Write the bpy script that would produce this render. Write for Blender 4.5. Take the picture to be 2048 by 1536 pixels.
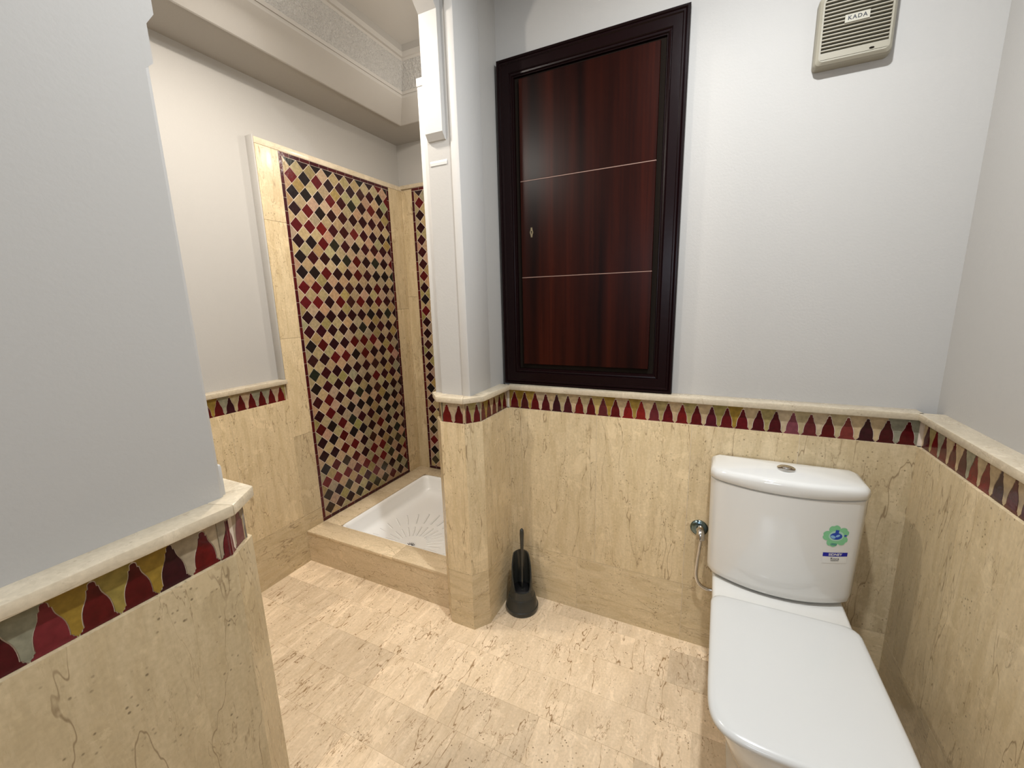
import bpy, bmesh, math, random
from mathutils import Vector, Matrix

# ------------------------------------------------------------------ camera, world, lights, exposure
scene = bpy.context.scene
for o in list(bpy.data.objects):
    bpy.data.objects.remove(o)
C = scene.collection

cd = bpy.data.cameras.new('camera')
cam = bpy.data.objects.new('camera', cd)
C.objects.link(cam)
RT = Vector((0.90210236, 0.43080382, -0.02488783))
UP = Vector((-0.06205302, 0.18658176, 0.98047778))
FW = Vector((-0.42703719, 0.88294695, -0.19504852))
m = Matrix((RT, UP, -FW)).transposed().to_4x4()
m.translation = Vector((0, 0, 1.35))
cam.matrix_world = m
cd.sensor_fit = 'HORIZONTAL'
cd.sensor_width = 36.0
cd.lens = 827.1165 / 2048 * 36.0
cd.clip_start = 0.02
scene.camera = cam

world = bpy.data.worlds.new('world')
scene.world = world
world.use_nodes = True
world.node_tree.nodes['Background'].inputs['Color'].default_value = (0.9, 0.92, 1.0, 1)
world.node_tree.nodes['Background'].inputs['Strength'].default_value = 0.0

vs = scene.view_settings
vs.view_transform = 'Standard'
vs.look = 'None'
vs.gamma = 1.0
vs.use_curve_mapping = False
vs.exposure = 0.40

LAMP_A = Vector((-1.30, 1.07, 2.42))      # spot hanging in the shower room
LAMP_B = Vector((0.05, 0.80, 2.50))       # spot in the toilet nook
FILL_D = Vector((-1.40, -0.10, 2.40))     # added, unseen: fills the shower cornice and reveal from the near end
FILL_E = Vector((-1.16, 1.90, 2.28))      # added, hidden behind the pier: lifts the shower ceiling and tray
LAMP_C = Vector((-0.05, -0.75, 2.50))     # spot behind the camera


def point_lamp(loc, watts, colour, radius):
    d = bpy.data.lights.new('lamp_light', 'POINT')
    d.energy = watts
    d.color = colour
    d.shadow_soft_size = radius
    o = bpy.data.objects.new('lamp_light', d)
    o.location = loc
    C.objects.link(o)
    return o


def down_lamp(loc, watts, colour, radius):
    """the flat diffuser of a ceiling spot, facing down"""
    d = bpy.data.lights.new('lamp_disc', 'AREA')
    d.shape = 'DISK'
    d.size = 2 * radius
    d.energy = watts
    d.color = colour
    o = bpy.data.objects.new('lamp_disc', d)
    o.location = loc
    C.objects.link(o)
    return o


WARM = (1.0, 0.93, 0.84)
NEUT = (0.92, 0.96, 1.0)
COOL = (0.80, 0.88, 1.0)
point_lamp(LAMP_A, 1.3, WARM, 0.03)
point_lamp(FILL_E, 3.8, WARM, 0.03)
down_lamp(FILL_E, 3.0, WARM, 0.03)
down_lamp(LAMP_A, 10.5, WARM, 0.035)
point_lamp(FILL_D, 23.0, WARM, 0.03)
down_lamp(FILL_D, 6.0, WARM, 0.035)
point_lamp(LAMP_B, 1.6, NEUT, 0.03)
down_lamp(LAMP_B, 22.0, NEUT, 0.035)
point_lamp(LAMP_C, 1.0, COOL, 0.05)
down_lamp(LAMP_C, 3.0, COOL, 0.05)
# added fill on the wall behind the viewpoint, brightens the dado from the front
FILL_V = Vector((-0.10, -1.72, 1.72))
vd = bpy.data.lights.new('wall_fill_light', 'AREA')
vd.shape = 'RECTANGLE'
vd.size, vd.size_y = 0.80, 0.12
vd.energy = 11.0
vd.color = COOL
vo_ = bpy.data.objects.new('wall_fill_light', vd)
vo_.location = FILL_V
vo_.rotation_euler = (math.radians(90), 0, 0)
C.objects.link(vo_)

# ------------------------------------------------------------------ room dimensions
D, R, XP, XL, YS = 1.569, 0.574, -0.777, -1.884, 2.301
ZD, ZCB, ZC = 0.898, 0.980, 1.001            # dado slab top, cap underside, cap top
SET = 0.046                                   # white wall set back behind the dado face
YB = -1.7                                     # wall behind the camera
ZT = 2.62
rnd = random.Random(7)

# ------------------------------------------------------------------ materials
MAT = {}


def new_mat(name):
    mt = bpy.data.materials.new(name)
    mt.use_nodes = True
    nt = mt.node_tree
    MAT[name] = mt
    return mt, nt, nt.nodes['Principled BSDF'], nt.nodes, nt.links


def simple(name, col, rough=0.5, metal=0.0, spec=0.5, coat=0.0, bump=None):
    mt, nt, b, N, L = new_mat(name)
    b.inputs['Base Color'].default_value = (*col, 1)
    b.inputs['Roughness'].default_value = rough
    b.inputs['Metallic'].default_value = metal
    b.inputs['Specular IOR Level'].default_value = spec
    b.inputs['Coat Weight'].default_value = coat
    b.inputs['Coat Roughness'].default_value = 0.06
    if bump:
        sc, st, dist = bump
        n = N.new('ShaderNodeTexNoise')
        n.inputs['Scale'].default_value = sc
        n.inputs['Detail'].default_value = 5
        g = N.new('ShaderNodeNewGeometry')
        L.new(g.outputs['Position'], n.inputs['Vector'])
        bp = N.new('ShaderNodeBump')
        bp.inputs['Strength'].default_value = st
        bp.inputs['Distance'].default_value = dist
        L.new(n.outputs['Fac'], bp.inputs['Height'])
        L.new(bp.outputs['Normal'], b.inputs['Normal'])
    return mt


def math_node(N, L, op, a, b=None, c=None, clamp=False):
    n = N.new('ShaderNodeMath')
    n.operation = op
    n.use_clamp = clamp
    for i, v in enumerate((a, b, c)):
        if v is None:
            continue
        if isinstance(v, (int, float)):
            n.inputs[i].default_value = v
        else:
            L.new(v, n.inputs[i])
    return n.outputs[0]


def map_range(N, L, v, a, b, c, d):
    n = N.new('ShaderNodeMapRange')
    n.inputs[1].default_value, n.inputs[2].default_value = a, b
    n.inputs[3].default_value, n.inputs[4].default_value = c, d
    L.new(v, n.inputs[0])
    return n.outputs[0]


def mix(N, L, fac, a, b, mode='MIX'):
    n = N.new('ShaderNodeMix')
    n.data_type = 'RGBA'
    n.blend_type = mode
    if isinstance(fac, (int, float)):
        n.inputs['Factor'].default_value = fac
    else:
        L.new(fac, n.inputs['Factor'])
    for i, v in ((6, a), (7, b)):
        if isinstance(v, tuple):
            n.inputs[i].default_value = (*v, 1)
        else:
            L.new(v, n.inputs[i])
    return n.outputs[2]


def marble(name, stretch, c1, c2, vein, rough=0.27, veins=1.0, speck=1.0):
    """beige shell limestone: soft clouds, stylolite veins along the stretched axis, small flecks"""
    mt, nt, b, N, L = new_mat(name)
    g = N.new('ShaderNodeNewGeometry')
    oi = N.new('ShaderNodeObjectInfo')
    off = N.new('ShaderNodeVectorMath')
    off.operation = 'SCALE'
    off.inputs[0].default_value = (31.0, 17.0, 23.0)
    L.new(oi.outputs['Random'], off.inputs['Scale'])
    add = N.new('ShaderNodeVectorMath')
    L.new(g.outputs['Position'], add.inputs[0])
    L.new(off.outputs[0], add.inputs[1])
    P = add.outputs[0]
    st = N.new('ShaderNodeVectorMath')
    st.operation = 'MULTIPLY'
    L.new(P, st.inputs[0])
    st.inputs[1].default_value = stretch
    S = st.outputs[0]

    def noise(vec, scale, detail=4, dist=0.0, rough=0.55):
        n = N.new('ShaderNodeTexNoise')
        n.inputs['Scale'].default_value = scale
        n.inputs['Detail'].default_value = detail
        n.inputs['Roughness'].default_value = rough
        n.inputs['Distortion'].default_value = dist
        L.new(vec, n.inputs['Vector'])
        return n.outputs['Fac']
    cloud = map_range(N, L, noise(S, 5.0, 6, 0.4), 0.32, 0.68, 0, 1)
    col = mix(N, L, cloud, c1, c2)
    fine = map_range(N, L, noise(P, 120.0, 4), 0.3, 0.7, 0, 1)
    col = mix(N, L, math_node(N, L, 'MULTIPLY', fine, 0.38), col, tuple(x * 0.66 for x in c1))
    grain = map_range(N, L, noise(S, 26.0, 5, 0.8), 0.35, 0.7, 0, 1)
    col = mix(N, L, math_node(N, L, 'MULTIPLY', grain, 0.30), col, tuple(x * 0.72 for x in c1))
    # broad pale patches with crisp, shell-like borders
    pp = map_range(N, L, noise(P, 7.0, 8, 0.6, 0.7), 0.575, 0.600, 0, 1)
    col = mix(N, L, math_node(N, L, 'MULTIPLY', pp, 0.30), col, tuple(min(1, x * 1.16) for x in c2))
    # crack-like veins: thin level lines of a stretched noise, broken up by a mask
    def vein_lines(scale, level, width, dist, mscale, m0, m1, det=8, rg=0.66):
        nv = noise(S, scale, det, dist, rg)
        d = math_node(N, L, 'ABSOLUTE', math_node(N, L, 'SUBTRACT', nv, level))
        th = map_range(N, L, d, width * 0.25, width, 1, 0)
        mk = map_range(N, L, noise(P, mscale, 3), m0, m1, 0, 1)
        return math_node(N, L, 'MULTIPLY', th, mk)
    va = vein_lines(1.5, 0.50, 0.0050, 0.15, 4.0, 0.37, 0.49, 4, 0.52)
    vb = vein_lines(3.0, 0.46, 0.0055, 0.25, 7.0, 0.42, 0.54, 5, 0.55)
    vc = vein_lines(8.0, 0.55, 0.010, 0.5, 6.0, 0.50, 0.64)
    v = math_node(N, L, 'MAXIMUM', va, math_node(N, L, 'MAXIMUM', math_node(N, L, 'MULTIPLY', vb, 0.85), math_node(N, L, 'MULTIPLY', vc, 0.55)))
    col = mix(N, L, math_node(N, L, 'MULTIPLY', v, 0.66 * veins), col, vein)
    # small dark pits, elongated
    vo = N.new('ShaderNodeTexVoronoi')
    vo.inputs['Scale'].default_value = 30.0
    L.new(S if max(stretch) < 3 else P, vo.inputs['Vector'])
    vo.inputs['Scale'].default_value = 85.0
    fm = map_range(N, L, noise(P, 16.0, 3), 0.52, 0.62, 0, 1)
    fl = math_node(N, L, 'MULTIPLY', map_range(N, L, vo.outputs['Distance'], 0.12, 0.24, 1, 0), fm)
    col = mix(N, L, math_node(N, L, 'MULTIPLY', fl, 0.72 * speck), col, tuple(x * 0.5 for x in vein))
    vo2 = N.new('ShaderNodeTexVoronoi')
    vo2.inputs['Scale'].default_value = 55.0
    L.new(P, vo2.inputs['Vector'])
    fm2 = map_range(N, L, noise(P, 11.0, 2), 0.58, 0.66, 0, 1)
    fl2 = math_node(N, L, 'MULTIPLY', map_range(N, L, vo2.outputs['Distance'], 0.12, 0.30, 1, 0), fm2)
    col = mix(N, L, math_node(N, L, 'MULTIPLY', fl2, 0.30 * speck), col, tuple(min(1, x * 1.3) for x in c2))
    # piece to piece tone
    tone = map_range(N, L, oi.outputs['Random'], 0, 1, 0.85, 1.11)
    hs = N.new('ShaderNodeHueSaturation')
    L.new(tone, hs.inputs['Value'])
    L.new(col, hs.inputs['Color'])
    L.new(hs.outputs['Color'], b.inputs['Base Color'])
    b.inputs['Roughness'].default_value = rough
    L.new(map_range(N, L, cloud, 0, 1, rough * 0.8, rough * 1.35), b.inputs['Roughness'])
    b.inputs['Specular IOR Level'].default_value = 0.34
    bp = N.new('ShaderNodeBump')
    bp.inputs['Strength'].default_value = 0.12
    bp.inputs['Distance'].default_value = 0.002
    bp.invert = True
    L.new(v, bp.inputs['Height'])
    L.new(bp.outputs['Normal'], b.inputs['Normal'])
    return mt


M1, M2, MV = (0.560, 0.435, 0.255), (0.680, 0.545, 0.345), (0.200, 0.130, 0.065)
marble('marble_wall', (6.0, 6.0, 1.1), M1, M2, MV)
marble('marble_base', (1.4, 1.4, 6.0), M1, M2, MV)
marble('marble_floor', (6.5, 1.5, 1.0), (0.67, 0.515, 0.340), (0.80, 0.635, 0.445), (0.27, 0.165, 0.08), 0.22, 1.45, 1.25)
marble('marble_kerb', (1.6, 5.0, 5.0), (0.60, 0.47, 0.30), (0.70, 0.56, 0.375), MV, 0.2, 0.7)
marble('marble_cap', (1.5, 1.5, 3.0), (0.56, 0.47, 0.335), (0.64, 0.55, 0.41), (0.34, 0.25, 0.15), 0.25, 0.5, 0.5)
simple('plaster', (0.405, 0.388, 0.362), 0.60, spec=0.3, bump=(140.0, 0.10, 0.004))
simple('plaster_trim', (0.49, 0.475, 0.45), 0.50, spec=0.35, bump=(60.0, 0.10, 0.004))
simple('grout', (0.66, 0.57, 0.44), 0.85, spec=0.1)
simple('grout_floor', (0.66, 0.53, 0.37), 0.7, spec=0.2)
simple('grout_band', (0.62, 0.52, 0.42), 0.8, spec=0.15)
simple('grout_pale', (0.50, 0.40, 0.27), 0.85, spec=0.1)
simple('ceramic', (0.67, 0.66, 0.625), 0.10, spec=0.55, coat=0.4)
simple('seat_plastic', (0.585, 0.585, 0.565), 0.20, spec=0.5)
simple('acrylic', (0.82, 0.81, 0.78), 0.14, spec=0.5)
simple('dark_gap', (0.012, 0.009, 0.007), 0.9, spec=0.0)
simple('chrome', (0.62, 0.60, 0.57), 0.14, metal=1.0)
simple('chrome_dark', (0.16, 0.22, 0.24), 0.14, metal=1.0)
simple('brass', (0.15, 0.12, 0.07), 0.5, metal=0.6)
simple('grey_plastic', (0.026, 0.026, 0.022), 0.24, spec=0.5)
simple('black_plastic', (0.010, 0.009, 0.009), 0.35, spec=0.4)
simple('bristle', (0.008, 0.008, 0.008), 0.8, spec=0.1)
simple('fan_plastic', (0.29, 0.265, 0.205), 0.45, spec=0.4)
simple('fan_dark', (0.022, 0.018, 0.014), 0.8)
simple('fan_plate', (0.38, 0.355, 0.285), 0.4)
simple('ink_dark', (0.03, 0.03, 0.035), 0.5)
simple('sticker_green', (0.20, 0.50, 0.26), 0.45)
simple('sticker_pale', (0.36, 0.58, 0.46), 0.45)
simple('sticker_blue', (0.010, 0.055, 0.36), 0.4)
simple('sticker_sky', (0.22, 0.42, 0.62), 0.4)
simple('sticker_white', (0.68, 0.67, 0.63), 0.4)
simple('sticker_navy', (0.006, 0.010, 0.28), 0.4)
simple('sticker_teal', (0.02, 0.20, 0.17), 0.4)
simple('lamp_metal', (0.75, 0.74, 0.72), 0.35)
simple('inlay', (0.20, 0.115, 0.085), 0.45)
mt = simple('bulb_glow', (1, 1, 1), 0.4)
mt.node_tree.nodes['Principled BSDF'].inputs['Emission Color'].default_value = (1, 0.88, 0.7, 1)
mt.node_tree.nodes['Principled BSDF'].inputs['Emission Strength'].default_value = 6.0

# glazed hand-cut tile: colour of each piece comes from the object
mt, nt, b, N, L = new_mat('glaze')
oi = N.new('ShaderNodeObjectInfo')
g = N.new('ShaderNodeNewGeometry')
n = N.new('ShaderNodeTexNoise')
n.inputs['Scale'].default_value = 70.0
n.inputs['Detail'].default_value = 4
L.new(g.outputs['Position'], n.inputs['Vector'])
k = map_range(N, L, n.outputs['Fac'], 0.3, 0.7, 0.78, 1.2)
hs = N.new('ShaderNodeHueSaturation')
L.new(k, hs.inputs['Value'])
L.new(oi.outputs['Color'], hs.inputs['Color'])
L.new(hs.outputs['Color'], b.inputs['Base Color'])
b.inputs['Roughness'].default_value = 0.18
b.inputs['Specular IOR Level'].default_value = 0.30
n2 = N.new('ShaderNodeTexNoise')
n2.inputs['Scale'].default_value = 45.0
L.new(g.outputs['Position'], n2.inputs['Vector'])
bp = N.new('ShaderNodeBump')
bp.inputs['Strength'].default_value = 0.25
bp.inputs['Distance'].default_value = 0.003
L.new(n2.outputs['Fac'], bp.inputs['Height'])
L.new(bp.outputs['Normal'], b.inputs['Normal'])

# dark stained wood, grain upright
mt, nt, b, N, L = new_mat('wood_door')
g = N.new('ShaderNodeNewGeometry')
sc = N.new('ShaderNodeVectorMath')
sc.operation = 'MULTIPLY'
sc.inputs[1].default_value = (9.0, 9.0, 0.35)
L.new(g.outputs['Position'], sc.inputs[0])
n = N.new('ShaderNodeTexNoise')
n.inputs['Scale'].default_value = 1.6
n.inputs['Detail'].default_value = 5
L.new(sc.outputs[0], n.inputs['Vector'])
sc2 = N.new('ShaderNodeVectorMath')
sc2.operation = 'MULTIPLY'
sc2.inputs[1].default_value = (60.0, 60.0, 1.2)
L.new(g.outputs['Position'], sc2.inputs[0])
n2 = N.new('ShaderNodeTexNoise')
n2.inputs['Scale'].default_value = 2.0
n2.inputs['Detail'].default_value = 3
L.new(sc2.outputs[0], n2.inputs['Vector'])
c = mix(N, L, map_range(N, L, n.outputs['Fac'], 0.36, 0.66, 0, 1), (0.0042, 0.0010, 0.0008), (0.030, 0.0048, 0.0020))
c = mix(N, L, math_node(N, L, 'MULTIPLY', map_range(N, L, n2.outputs['Fac'], 0.4, 0.7, 0, 1), 0.5), c, (0.007, 0.0016, 0.0012))
L.new(c, b.inputs['Base Color'])
b.inputs['Roughness'].default_value = 0.30
b.inputs['Specular IOR Level'].default_value = 0.10
simple('wood_frame', (0.0060, 0.0017, 0.0019), 0.28, spec=0.13, bump=(35.0, 0.08, 0.003))

# carved plaster frieze
mt, nt, b, N, L = new_mat('plaster_carved')
g = N.new('ShaderNodeNewGeometry')
vo = N.new('ShaderNodeTexVoronoi')
vo.feature = 'SMOOTH_F1'
vo.inputs['Scale'].default_value = 95.0
L.new(g.outputs['Position'], vo.inputs['Vector'])
n = N.new('ShaderNodeTexNoise')
n.inputs['Scale'].default_value = 130.0
n.inputs['Distortion'].default_value = 2.0
L.new(g.outputs['Position'], n.inputs['Vector'])
hgt = math_node(N, L, 'ADD', vo.outputs['Distance'], n.outputs['Fac'])
bp = N.new('ShaderNodeBump')
bp.inputs['Strength'].default_value = 0.9
bp.inputs['Distance'].default_value = 0.008
L.new(hgt, bp.inputs['Height'])
L.new(bp.outputs['Normal'], b.inputs['Normal'])
b.inputs['Base Color'].default_value = (0.45, 0.44, 0.42, 1)
b.inputs['Roughness'].default_value = 0.7

# ------------------------------------------------------------------ mesh helpers


def mesh(name, verts, faces, mat=None, smooth=False):
    me = bpy.data.meshes.new(name)
    me.from_pydata([tuple(v) for v in verts], [], faces)
    me.update()
    bm = bmesh.new()
    bm.from_mesh(me)
    bmesh.ops.recalc_face_normals(bm, faces=bm.faces)
    bm.to_mesh(me)
    bm.free()
    if mat:
        me.materials.append(MAT[mat])
    if smooth:
        for p in me.polygons:
            p.use_smooth = True
    return me


def obj(name, me, parent=None, loc=(0, 0, 0), rot=(0, 0, 0), scale=(1, 1, 1), colour=None):
    o = bpy.data.objects.new(name, me)
    C.objects.link(o)
    o.location = loc
    o.rotation_euler = rot
    o.scale = scale
    if colour:
        o.color = (*colour, 1)
    if parent:
        o.parent = parent
    return o


def box_data(x0, x1, y0, y1, z0, z1):
    v = [(x0, y0, z0), (x1, y0, z0), (x1, y1, z0), (x0, y1, z0), (x0, y0, z1), (x1, y0, z1), (x1, y1, z1), (x0, y1, z1)]
    f = [(0, 3, 2, 1), (4, 5, 6, 7), (0, 1, 5, 4), (1, 2, 6, 5), (2, 3, 7, 6), (3, 0, 4, 7)]
    return v, f


def join_data(*parts):
    V, F = [], []
    for v, f in parts:
        n = len(V)
        V += list(v)
        F += [tuple(i + n for i in q) for q in f]
    return V, F


def bevel_mesh(me, w, seg=2, smooth=True):
    bm = bmesh.new()
    bm.from_mesh(me)
    bmesh.ops.remove_doubles(bm, verts=bm.verts, dist=1e-6)
    ed = [e for e in bm.edges if len(e.link_faces) == 2 and e.calc_face_angle(0) > 0.5]
    bmesh.ops.bevel(bm, geom=ed, offset=w, segments=seg, profile=0.5, affect='EDGES', clamp_overlap=True)
    bm.to_mesh(me)
    bm.free()
    if smooth:
        for p in me.polygons:
            p.use_smooth = True
        try:
            me.set_sharp_from_angle(angle=math.radians(40))
        except Exception:
            pass
    return me


def box(name, x0, x1, y0, y1, z0, z1, mat, parent=None, bev=0.0):
    me = mesh(name, *box_data(x0, x1, y0, y1, z0, z1), mat)
    if bev:
        bevel_mesh(me, bev)
    return obj(name, me, parent)


def prism_data(poly, z0, z1):
    """poly: list of (x, y); extruded in z"""
    n = len(poly)
    v = [(x, y, z0) for x, y in poly] + [(x, y, z1) for x, y in poly]
    f = [tuple(range(n))[::-1], tuple(range(n, 2 * n))] + [(i, (i + 1) % n, n + (i + 1) % n, n + i) for i in range(n)]
    return v, f


def loft_data(rings, cap0=True, cap1=True):
    n = len(rings[0])
    v, f = [], []
    for r in rings:
        v += list(r)
    for k in range(len(rings) - 1):
        for i in range(n):
            j = (i + 1) % n
            f.append((k * n + i, k * n + j, (k + 1) * n + j, (k + 1) * n + i))
    if cap0:
        f.append(tuple(range(n))[::-1])
    if cap1:
        f.append(tuple(range((len(rings) - 1) * n, len(rings) * n)))
    return v, f


def lathe_data(profile, seg=40, centre=(0, 0, 0)):
    rings = [[(centre[0] + r * math.cos(2 * math.pi * i / seg), centre[1] + r * math.sin(2 * math.pi * i / seg), centre[2] + z) for i in range(seg)] for r, z in profile]
    return loft_data(rings)


def tube_data(pts, rad, seg=12, caps=True):
    pts = [Vector(p) for p in pts]
    rads = rad if isinstance(rad, (list, tuple)) else [rad] * len(pts)
    rings = []
    up = Vector((0.123, 0.456, 0.88)).normalized()
    t0 = (pts[1] - pts[0]).normalized()
    a = t0.cross(up).normalized()
    for i, p in enumerate(pts):
        if i == 0:
            t = pts[1] - pts[0]
        elif i == len(pts) - 1:
            t = pts[-1] - pts[-2]
        else:
            t = (pts[i + 1] - pts[i]).normalized() + (pts[i] - pts[i - 1]).normalized()
        t.normalize()
        a = (a - t * a.dot(t)).normalized()
        bb = t.cross(a)
        rings.append([tuple(p + (a * math.cos(2 * math.pi * k / seg) + bb * math.sin(2 * math.pi * k / seg)) * rads[i]) for k in range(seg)])
    return loft_data(rings, caps, caps)


def catmull(pts, n=8):
    P = [Vector(p) for p in pts]
    P = [P[0] * 2 - P[1]] + P + [P[-1] * 2 - P[-2]]
    out = []
    for i in range(1, len(P) - 2):
        for k in range(n):
            t = k / n
            a, b, c, d = P[i - 1], P[i], P[i + 1], P[i + 2]
            out.append(0.5 * ((2 * b) + (c - a) * t + (2 * a - 5 * b + 4 * c - d) * t * t + (3 * b - a - 3 * c + d) * t ** 3))
    out.append(P[-2])
    return out


def offset_poly(poly, d):
    """offset an open polyline by d to the LEFT of its direction (into the wall when walked left to right)"""
    out = []
    n = len(poly)
    for i in range(n):
        def nrm(a, b):
            t = (Vector(b) - Vector(a)).normalized()
            return Vector((-t.y, t.x))
        if i == 0:
            out.append(Vector(poly[0]) + nrm(poly[0], poly[1]) * d)
        elif i == n - 1:
            out.append(Vector(poly[-1]) + nrm(poly[-2], poly[-1]) * d)
        else:
            n1, n2 = nrm(poly[i - 1], poly[i]), nrm(poly[i], poly[i + 1])
            bis = (n1 + n2).normalized()
            out.append(Vector(poly[i]) + bis * (d / bis.dot(n1)))
    return [tuple(p) for p in out]


def strip_piece(name, a0, a1, b1, b0, z0, z1, mat, parent, bev=0.0):
    """piece with plan quad a0-a1 (front) b1-b0 (back)"""
    me = mesh(name, *prism_data([a0, a1, b1, b0], z0, z1), mat)
    if bev:
        bevel_mesh(me, bev, 2)
    return obj(name, me, parent)


def lerp(a, b, t):
    return (a[0] + (b[0] - a[0]) * t, a[1] + (b[1] - a[1]) * t)


def structure(o, label=None, cat=None):
    o['kind'] = 'structure'
    if label:
        o['label'] = label
    if cat:
        o['category'] = cat
    return o


def thing(name, label, cat, loc=(0, 0, 0), group=None):
    o = bpy.data.objects.new(name, None)
    C.objects.link(o)
    o.location = loc
    o['label'] = label
    o['category'] = cat
    if group:
        o['group'] = group
    return o


def text_mesh(name, s, size, mat, bold=0.0, spacing=1.0):
    cu = bpy.data.curves.new(name, 'FONT')
    cu.body = s
    cu.size = size
    cu.align_x = 'CENTER'
    cu.align_y = 'CENTER'
    cu.offset = bold
    cu.space_character = spacing
    cu.resolution_u = 3
    t = bpy.data.objects.new(name, cu)
    C.objects.link(t)
    dg = bpy.context.evaluated_depsgraph_get()
    me = bpy.data.meshes.new_from_object(t.evaluated_get(dg))
    bpy.data.objects.remove(t)
    me.materials.clear()
    me.materials.append(MAT[mat])
    return me

# ------------------------------------------------------------------ wall shells
wall_back = structure(box('wall_back', XP - SET, R + SET + 0.12, D + SET, D + SET + 0.12, 0, ZT, 'plaster'), 'white plaster wall with marble dado behind the toilet', 'wall')
wall_right = structure(box('wall_right', R + SET, R + SET + 0.12, YB - 0.1, D + SET, 0, ZT, 'plaster'), 'white plaster wall with marble dado to the right of the toilet', 'wall')
wall_left = structure(box('wall_left', XL - SET - 0.12, XL - SET, YB - 0.1, YS + 0.3, 0, ZT, 'plaster'), 'white shower room wall carrying the tall mosaic panel', 'wall')
wall_shower = structure(box('wall_shower', XL - SET, -0.945, YS + SET, YS + SET + 0.12, 0, ZT, 'plaster'), 'narrow white wall at the far end of the shower', 'wall')
wall_behind = structure(box('wall_behind', XL - SET - 0.12, R + SET + 0.12, YB - 0.22, YB - 0.1, 0, ZT, 'plaster'), 'plain white wall opposite the toilet', 'wall')
ceiling = structure(box('ceiling', XL - SET - 0.12, R + SET + 0.12, YB - 0.22, YS + 0.3, ZT, ZT + 0.1, 'plaster'), 'plain white plaster ceiling', 'ceiling')

# partition with the arched opening: near wall, far pier, stepped jambs, arch
XW = -0.815                      # white face on the toilet side
XS = -0.945                      # white face on the shower side
YN, YF = 0.412, 1.318            # jamb ends on the toilet side


def yz_prism(poly, x0, x1):
    n = len(poly)
    v = [(x0, y, z) for y, z in poly] + [(x1, y, z) for y, z in poly]
    f = [tuple(range(n)), tuple(range(n, 2 * n))[::-1]] + [(i, n + i, n + (i + 1) % n, (i + 1) % n) for i in range(n)]
    return v, f


parts = []
parts.append(box_data(XS, XW, YB - 0.1, YN, 0, ZT))                       # near wall
parts.append(box_data(XS, XW, YF, YS + SET, 0, ZT))                       # far pier
parts.append(box_data(XS, XW, YN, YF, 2.47, ZT))                          # above the opening
wall_partition = structure(obj('wall_partition', mesh('wall_partition', *join_data(*parts), 'plaster')), 'white partition wall with a carved arched opening to the shower room', 'wall')

# arch ring: half profile at the far jamb (y, z), mirrored for the near jamb
far_prof = [(1.345, 0.99), (1.345, 1.752), (1.326, 1.758), (1.326, 1.766), (1.342, 1.822), (1.316, 1.827), (1.316, 1.836), (1.334, 1.898), (1.312, 1.905),
            (1.297, 1.925), (1.297, 2.285), (1.266, 2.315), (1.250, 2.318), (1.215, 2.36), (1.190, 2.362),
            (1.12, 2.41), (1.02, 2.452), (0.93, 2.475), (0.865, 2.49)]
YM = 0.865
near_prof = [(2 * YM - y + 0.033 * min(1.0, max(0.0, abs(y - YM) / 0.48)), z) for y, z in far_prof]
far_poly = far_prof + [(0.865, ZT - 0.01), (1.50, ZT - 0.01), (1.50, 0.99)]
near_poly = near_prof + [(0.865, ZT - 0.01), (0.30, ZT - 0.01), (0.30, 0.99)]
for nm, poly in (('arch_jamb', far_poly), ('arch_jamb', near_poly)):
    me = mesh(nm, *yz_prism(poly, -0.937, -0.866), 'plaster_trim')
    obj(nm, me, wall_partition)
# corner beads and grooves that step from the wall face to the arch ring
for (x0, x1, y) in ((-0.846, -0.813, 1.312), (-0.858, -0.846, 1.326), (-0.868, -0.858, 1.334)):
    box('jamb_moulding', x0, x1, y, 1.48, ZC - 0.005, 2.46, 'plaster_trim', wall_partition, 0.0035)
for (x0, x1, y) in ((-0.846, -0.8155, 0.418), (-0.868, -0.846, 0.405)):
    box('jamb_moulding', x0, x1, 0.30, y, ZC - 0.005, 2.46, 'plaster_trim', wall_partition, 0.0035)
# base blocks of the jamb
obj('corbel', mesh('corbel', *yz_prism([(0.405, 1.712), (0.424, 1.730), (0.424, 1.785), (0.436, 1.803), (0.436, 2.46), (0.405, 2.46)], -0.846, -0.8154), 'plaster'), wall_partition)
box('jamb_base', -0.937, -0.862, 1.338, 1.45, ZC - 0.004, 1.058, 'plaster_trim', wall_partition, 0.003)
box('jamb_base', -0.870, -0.822, 0.30, 0.427, ZC - 0.004, 1.062, 'plaster_trim', wall_partition, 0.005)
# pilaster on the shower side with a little cap
box('pilaster', -0.984, -0.932, 1.330, 1.56, ZC - 0.004, 2.095, 'plaster_trim', wall_partition, 0.002)
box('pilaster_cap', -0.986, -0.932, 1.3285, 1.57, 2.095, 2.122, 'plaster_trim', wall_partition, 0.002)

# ------------------------------------------------------------------ dado: backing, marble slabs, zellige band, cap
pier_line = [(-0.985, YS), (-0.985, 1.330), (-0.932, 1.276), (-0.822, 1.276), (XP, 1.336), (XP, D)]
back_line = [(XP, D), (R, D)]
right_line = [(R, D), (R, YB)]
near_line = [(XP, YB), (XP, 0.400), (-0.818, 0.458), (-0.932, 0.458), (-0.985, 0.404), (-0.985, YB)]
left_line = [(XL, YB), (XL, 1.3274)]

WHITE_LINES = []


def seam_split(length, seams):
    s = [0.0] + [x for x in seams if 0.03 < x < length - 0.03] + [length]
    return list(zip(s[:-1], s[1:]))


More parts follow.
